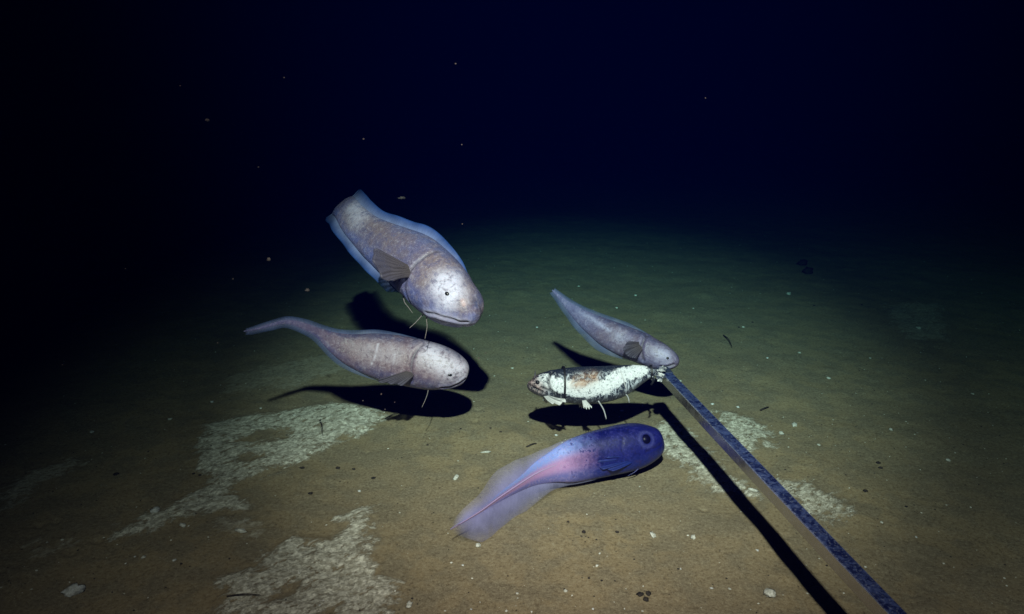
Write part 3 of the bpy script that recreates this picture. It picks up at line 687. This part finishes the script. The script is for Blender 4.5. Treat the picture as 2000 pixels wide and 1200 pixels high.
bit('shell_fragment', 1504, 1162, 22, 12, M_shell, 'large broken white shell left of the bar shadow near the bottom edge', 'shell')
bit('shell_fragment', 800, 1183, 11, 11, M_shell, 'round white shell right of the large bottom crust', 'shell')
bit('shell_fragment', 891, 934, 10, 11, M_shell, 'small white shell with dark shade, left of the violet fish tail', 'shell')
bit('shell_fragment', 934, 1066, 9, 8, M_shell, 'small white shell just below the tip of the violet tail', 'shell')
bit('pale_stone', 1552, 831, 9, 10, M_shell, 'white pebble right of the crust beside the bar, uppermost of the close pair', 'stone')
bit('pale_stone', 1526, 847, 8, 8, M_shell, 'white pebble right of the crust beside the bar, lower of the close pair', 'stone')
bit('shell_fragment', 1470, 958, 20, 5, M_shell, 'pale shell piece at the right edge of the bar shadow', 'shell', rot=-.6)
bit('pale_stone', 1540, 575, 9, 7, M_shell, 'white pebble far back on the right side of the mud', 'stone')
bit('pale_stone', 1794, 642, 8, 6, M_shell, 'white pebble on the faint far right patch', 'stone')
bit('shell_fragment', 1070, 782, 24, 5, M_stone, 'pale shell sliver under the head of the bait fish', 'shell', rot=.2)
small = [(262,1088),(280,1089),(510,798),(415,786),(1040,1196),(990,1194),(965,1003),(1165,1106),(1170,1082),(1440,796),(1241,578),(1215,803),(1388,1150),(1427,1151),(1255,1146),(1480,1076),(1720,1021),(1898,770),(920,1191),(1205,602),(1098,866),(1085,851),(965,735),(926,682),(1330,1112),(1355,603),(583,1120),(625,1183),(1660,1000),(1690,1108),(1790,1050),(1600,870),(1850,900),(1700,700),(1130,560),(1450,640),(1050,640),(1000,720),(330,820),(180,845),(120,1055),(70,1115),(340,1095),(90,1060),(880,1100),(905,1105),(770,1155),(1105,1155),(1160,1190),(1330,745),(1345,780),(1500,700),(1560,690),(575,812),(700,960),(1010,1160),(1220,1190),(1390,790),(1620,740),(1740,840)]
for q, (x, y) in enumerate(small):
    s = rng.uniform(3, 5.5); bit('shell_fragment', x + rng.uniform(-2, 2), y, s * rng.uniform(.8, 1.6), s * rng.uniform(.6, .9), M_shell if q % 3 else M_stone, 'tiny white shell fragment lying on the mud', 'shell', 'tiny shell fragments on the mud')
def twig(px0, px1, r, label, lift=.004):
    p0, p1 = ground(*px0, lift * .4), ground(*px1, lift); o = tube('twig', [p0, (p0 + p1) / 2 + np.array([.002, 0, lift * .8]), p1], r, M_dark, m=7, n=12)
    return wtag(o, label, 'twig')
twig((1413,655), (1430,678), .0022, 'dark slanting twig on open mud right of the grey fish', .008)
twig((1485,802), (1502,795), .0028, 'short dark twig above the crust right of the bar')
twig((1028,874), (1048,866), .0026, 'dark twig just above the back of the violet fish')
twig((624,822), (628,845), .0016, 'thin dark stalk standing in the upper pale crust', .02)
twig((752,818), (778,806), .0018, 'dark twig at the edge of the left fish shadow')
twig((443,1165), (508,1162), .0015, 'long thin dark twig across the bottom pale crust')
bit('dark_debris', 1567, 518, 18, 8, M_dark, 'dark ragged clump far back right, upper left piece', 'debris', flat=.9); bit('dark_debris', 1578, 534, 20, 9, M_dark, 'dark ragged clump far back right, larger lower piece', 'debris', flat=.9)
bit('dark_debris', 1250, 1162, 12, 6, M_dark, 'dark lump standing in for a hole in bottom centre mud, left one of three', 'pellet'); bit('dark_debris', 1266, 1160, 9, 7, M_dark, 'dark lump standing in for a hole in bottom centre mud, upper right one of three', 'pellet'); bit('dark_debris', 1262, 1172, 10, 6, M_dark, 'dark lump standing in for a hole in bottom centre mud, lowest one of three', 'pellet')  # the three dark lumps stand in for shaded holes in the mud
for x, y in [(354,1102),(448,1092),(390,929),(378,926),(691,917),(729,935),(606,965),(958,837),(978,846),(900,838),(227,927),(835,870),(1140,1040),(1205,1040),(1165,1055),(1110,1020),(590,915),(1720,915),(1715,905),(1690,960),(1770,990),(660,915),(1470,630),(1443,640),(1590,598),(1683,596),(1150,1130),(1175,1135),(805,1170)]:
    s = rng.uniform(2.5, 6.5); bit('dark_pellet', x, y, s * 1.3, s * .7, M_dark, 'tiny dark pellet lying on the brown mud', 'pellet', 'tiny dark pellets on the mud')
# drifting particles
drift = [(785,387,2.05,14,5,'largest drifting fleck, pinkish, above the back of the large fish'),(525,507,1.6,8,6,'drifting reddish fleck in dark water left of the large fish'),(600,567,1.7,8,6,'drifting fleck just above the left fish tail'),(405,235,1.5,8,5,'drifting fleck in the dark water at upper left')]
for x, y, d, a, b, lb in drift:
    wtag(lump('drift_fleck', at(x, y, d), a * d / F / 2, b * d / F / 2, b * d / F / 2, M_snow, .3, x), lb, 'particle')
for x, y in [(352,168),(555,152),(710,272),(902,283),(1378,192),(890,125),(505,327),(122,713),(245,525),(425,670),(455,545),(903,438),(709,783),(745,770),(771,786),(752,800),(905,768),(935,700),(949,690),(1283,782),(1309,777)]:
    d = rng.uniform(1.35, 1.6); s = rng.uniform(1.8, 3.0) * d / F / 2
    wtag(lump('drift_fleck', at(x, y, d), s * 1.3, s, s, M_snow, rng.random(), x + y, m=7, n=5), 'tiny pale fleck drifting in the water', 'particle', 'tiny flecks drifting in the water')
# uncountable grains
def grains(name, cnt, mat, s0, s1, seed, label):
    R = np.random.default_rng(seed); V = []; Fc = []
    x = R.uniform(-2.2, 2.6, cnt * 3); y = .9 + 3.2 * R.random(cnt * 3) ** 1.6
    keep = vnoise(x * 2.3, y * 2.3, seed) > R.random(cnt * 3) * .9; x, y = x[keep][:cnt], y[keep][:cnt]; z = height(x, y)
    for i in range(len(x)):
        s = s0 + (s1 - s0) * R.random() ** 3; b = len(V); a = R.random() * 3.14; e = .5 + R.random() * .5; ca, sa = math.cos(a), math.sin(a)
        for (u, v, q) in ((1, 0, 0), (0, e, 0), (-1, 0, 0), (0, -e, 0), (0, 0, .6), (0, 0, -.6)): V.append((x[i] + s * (u * ca - v * sa), y[i] + s * (u * sa + v * ca), z[i] + s * (q + .2)))
        for q in range(4): Fc += [(b + q, b + (q + 1) % 4, b + 4), (b + (q + 1) % 4, b + q, b + 5)]
    o = mesh_obj(name, V, Fc, mat, origin=(0, 0, 0), smooth=False); o['kind'] = 'stuff'; o['label'] = label
grains('pale_grit', 2600, M_shell, .0007, .0030, 5, 'scattered pale grit on the mud')
grains('dark_grit', 3000, M_dark, .0008, .0030, 9, 'scattered dark grit on the mud')
for o in COL.objects:
    if '_org' in o.keys(): del o['_org']
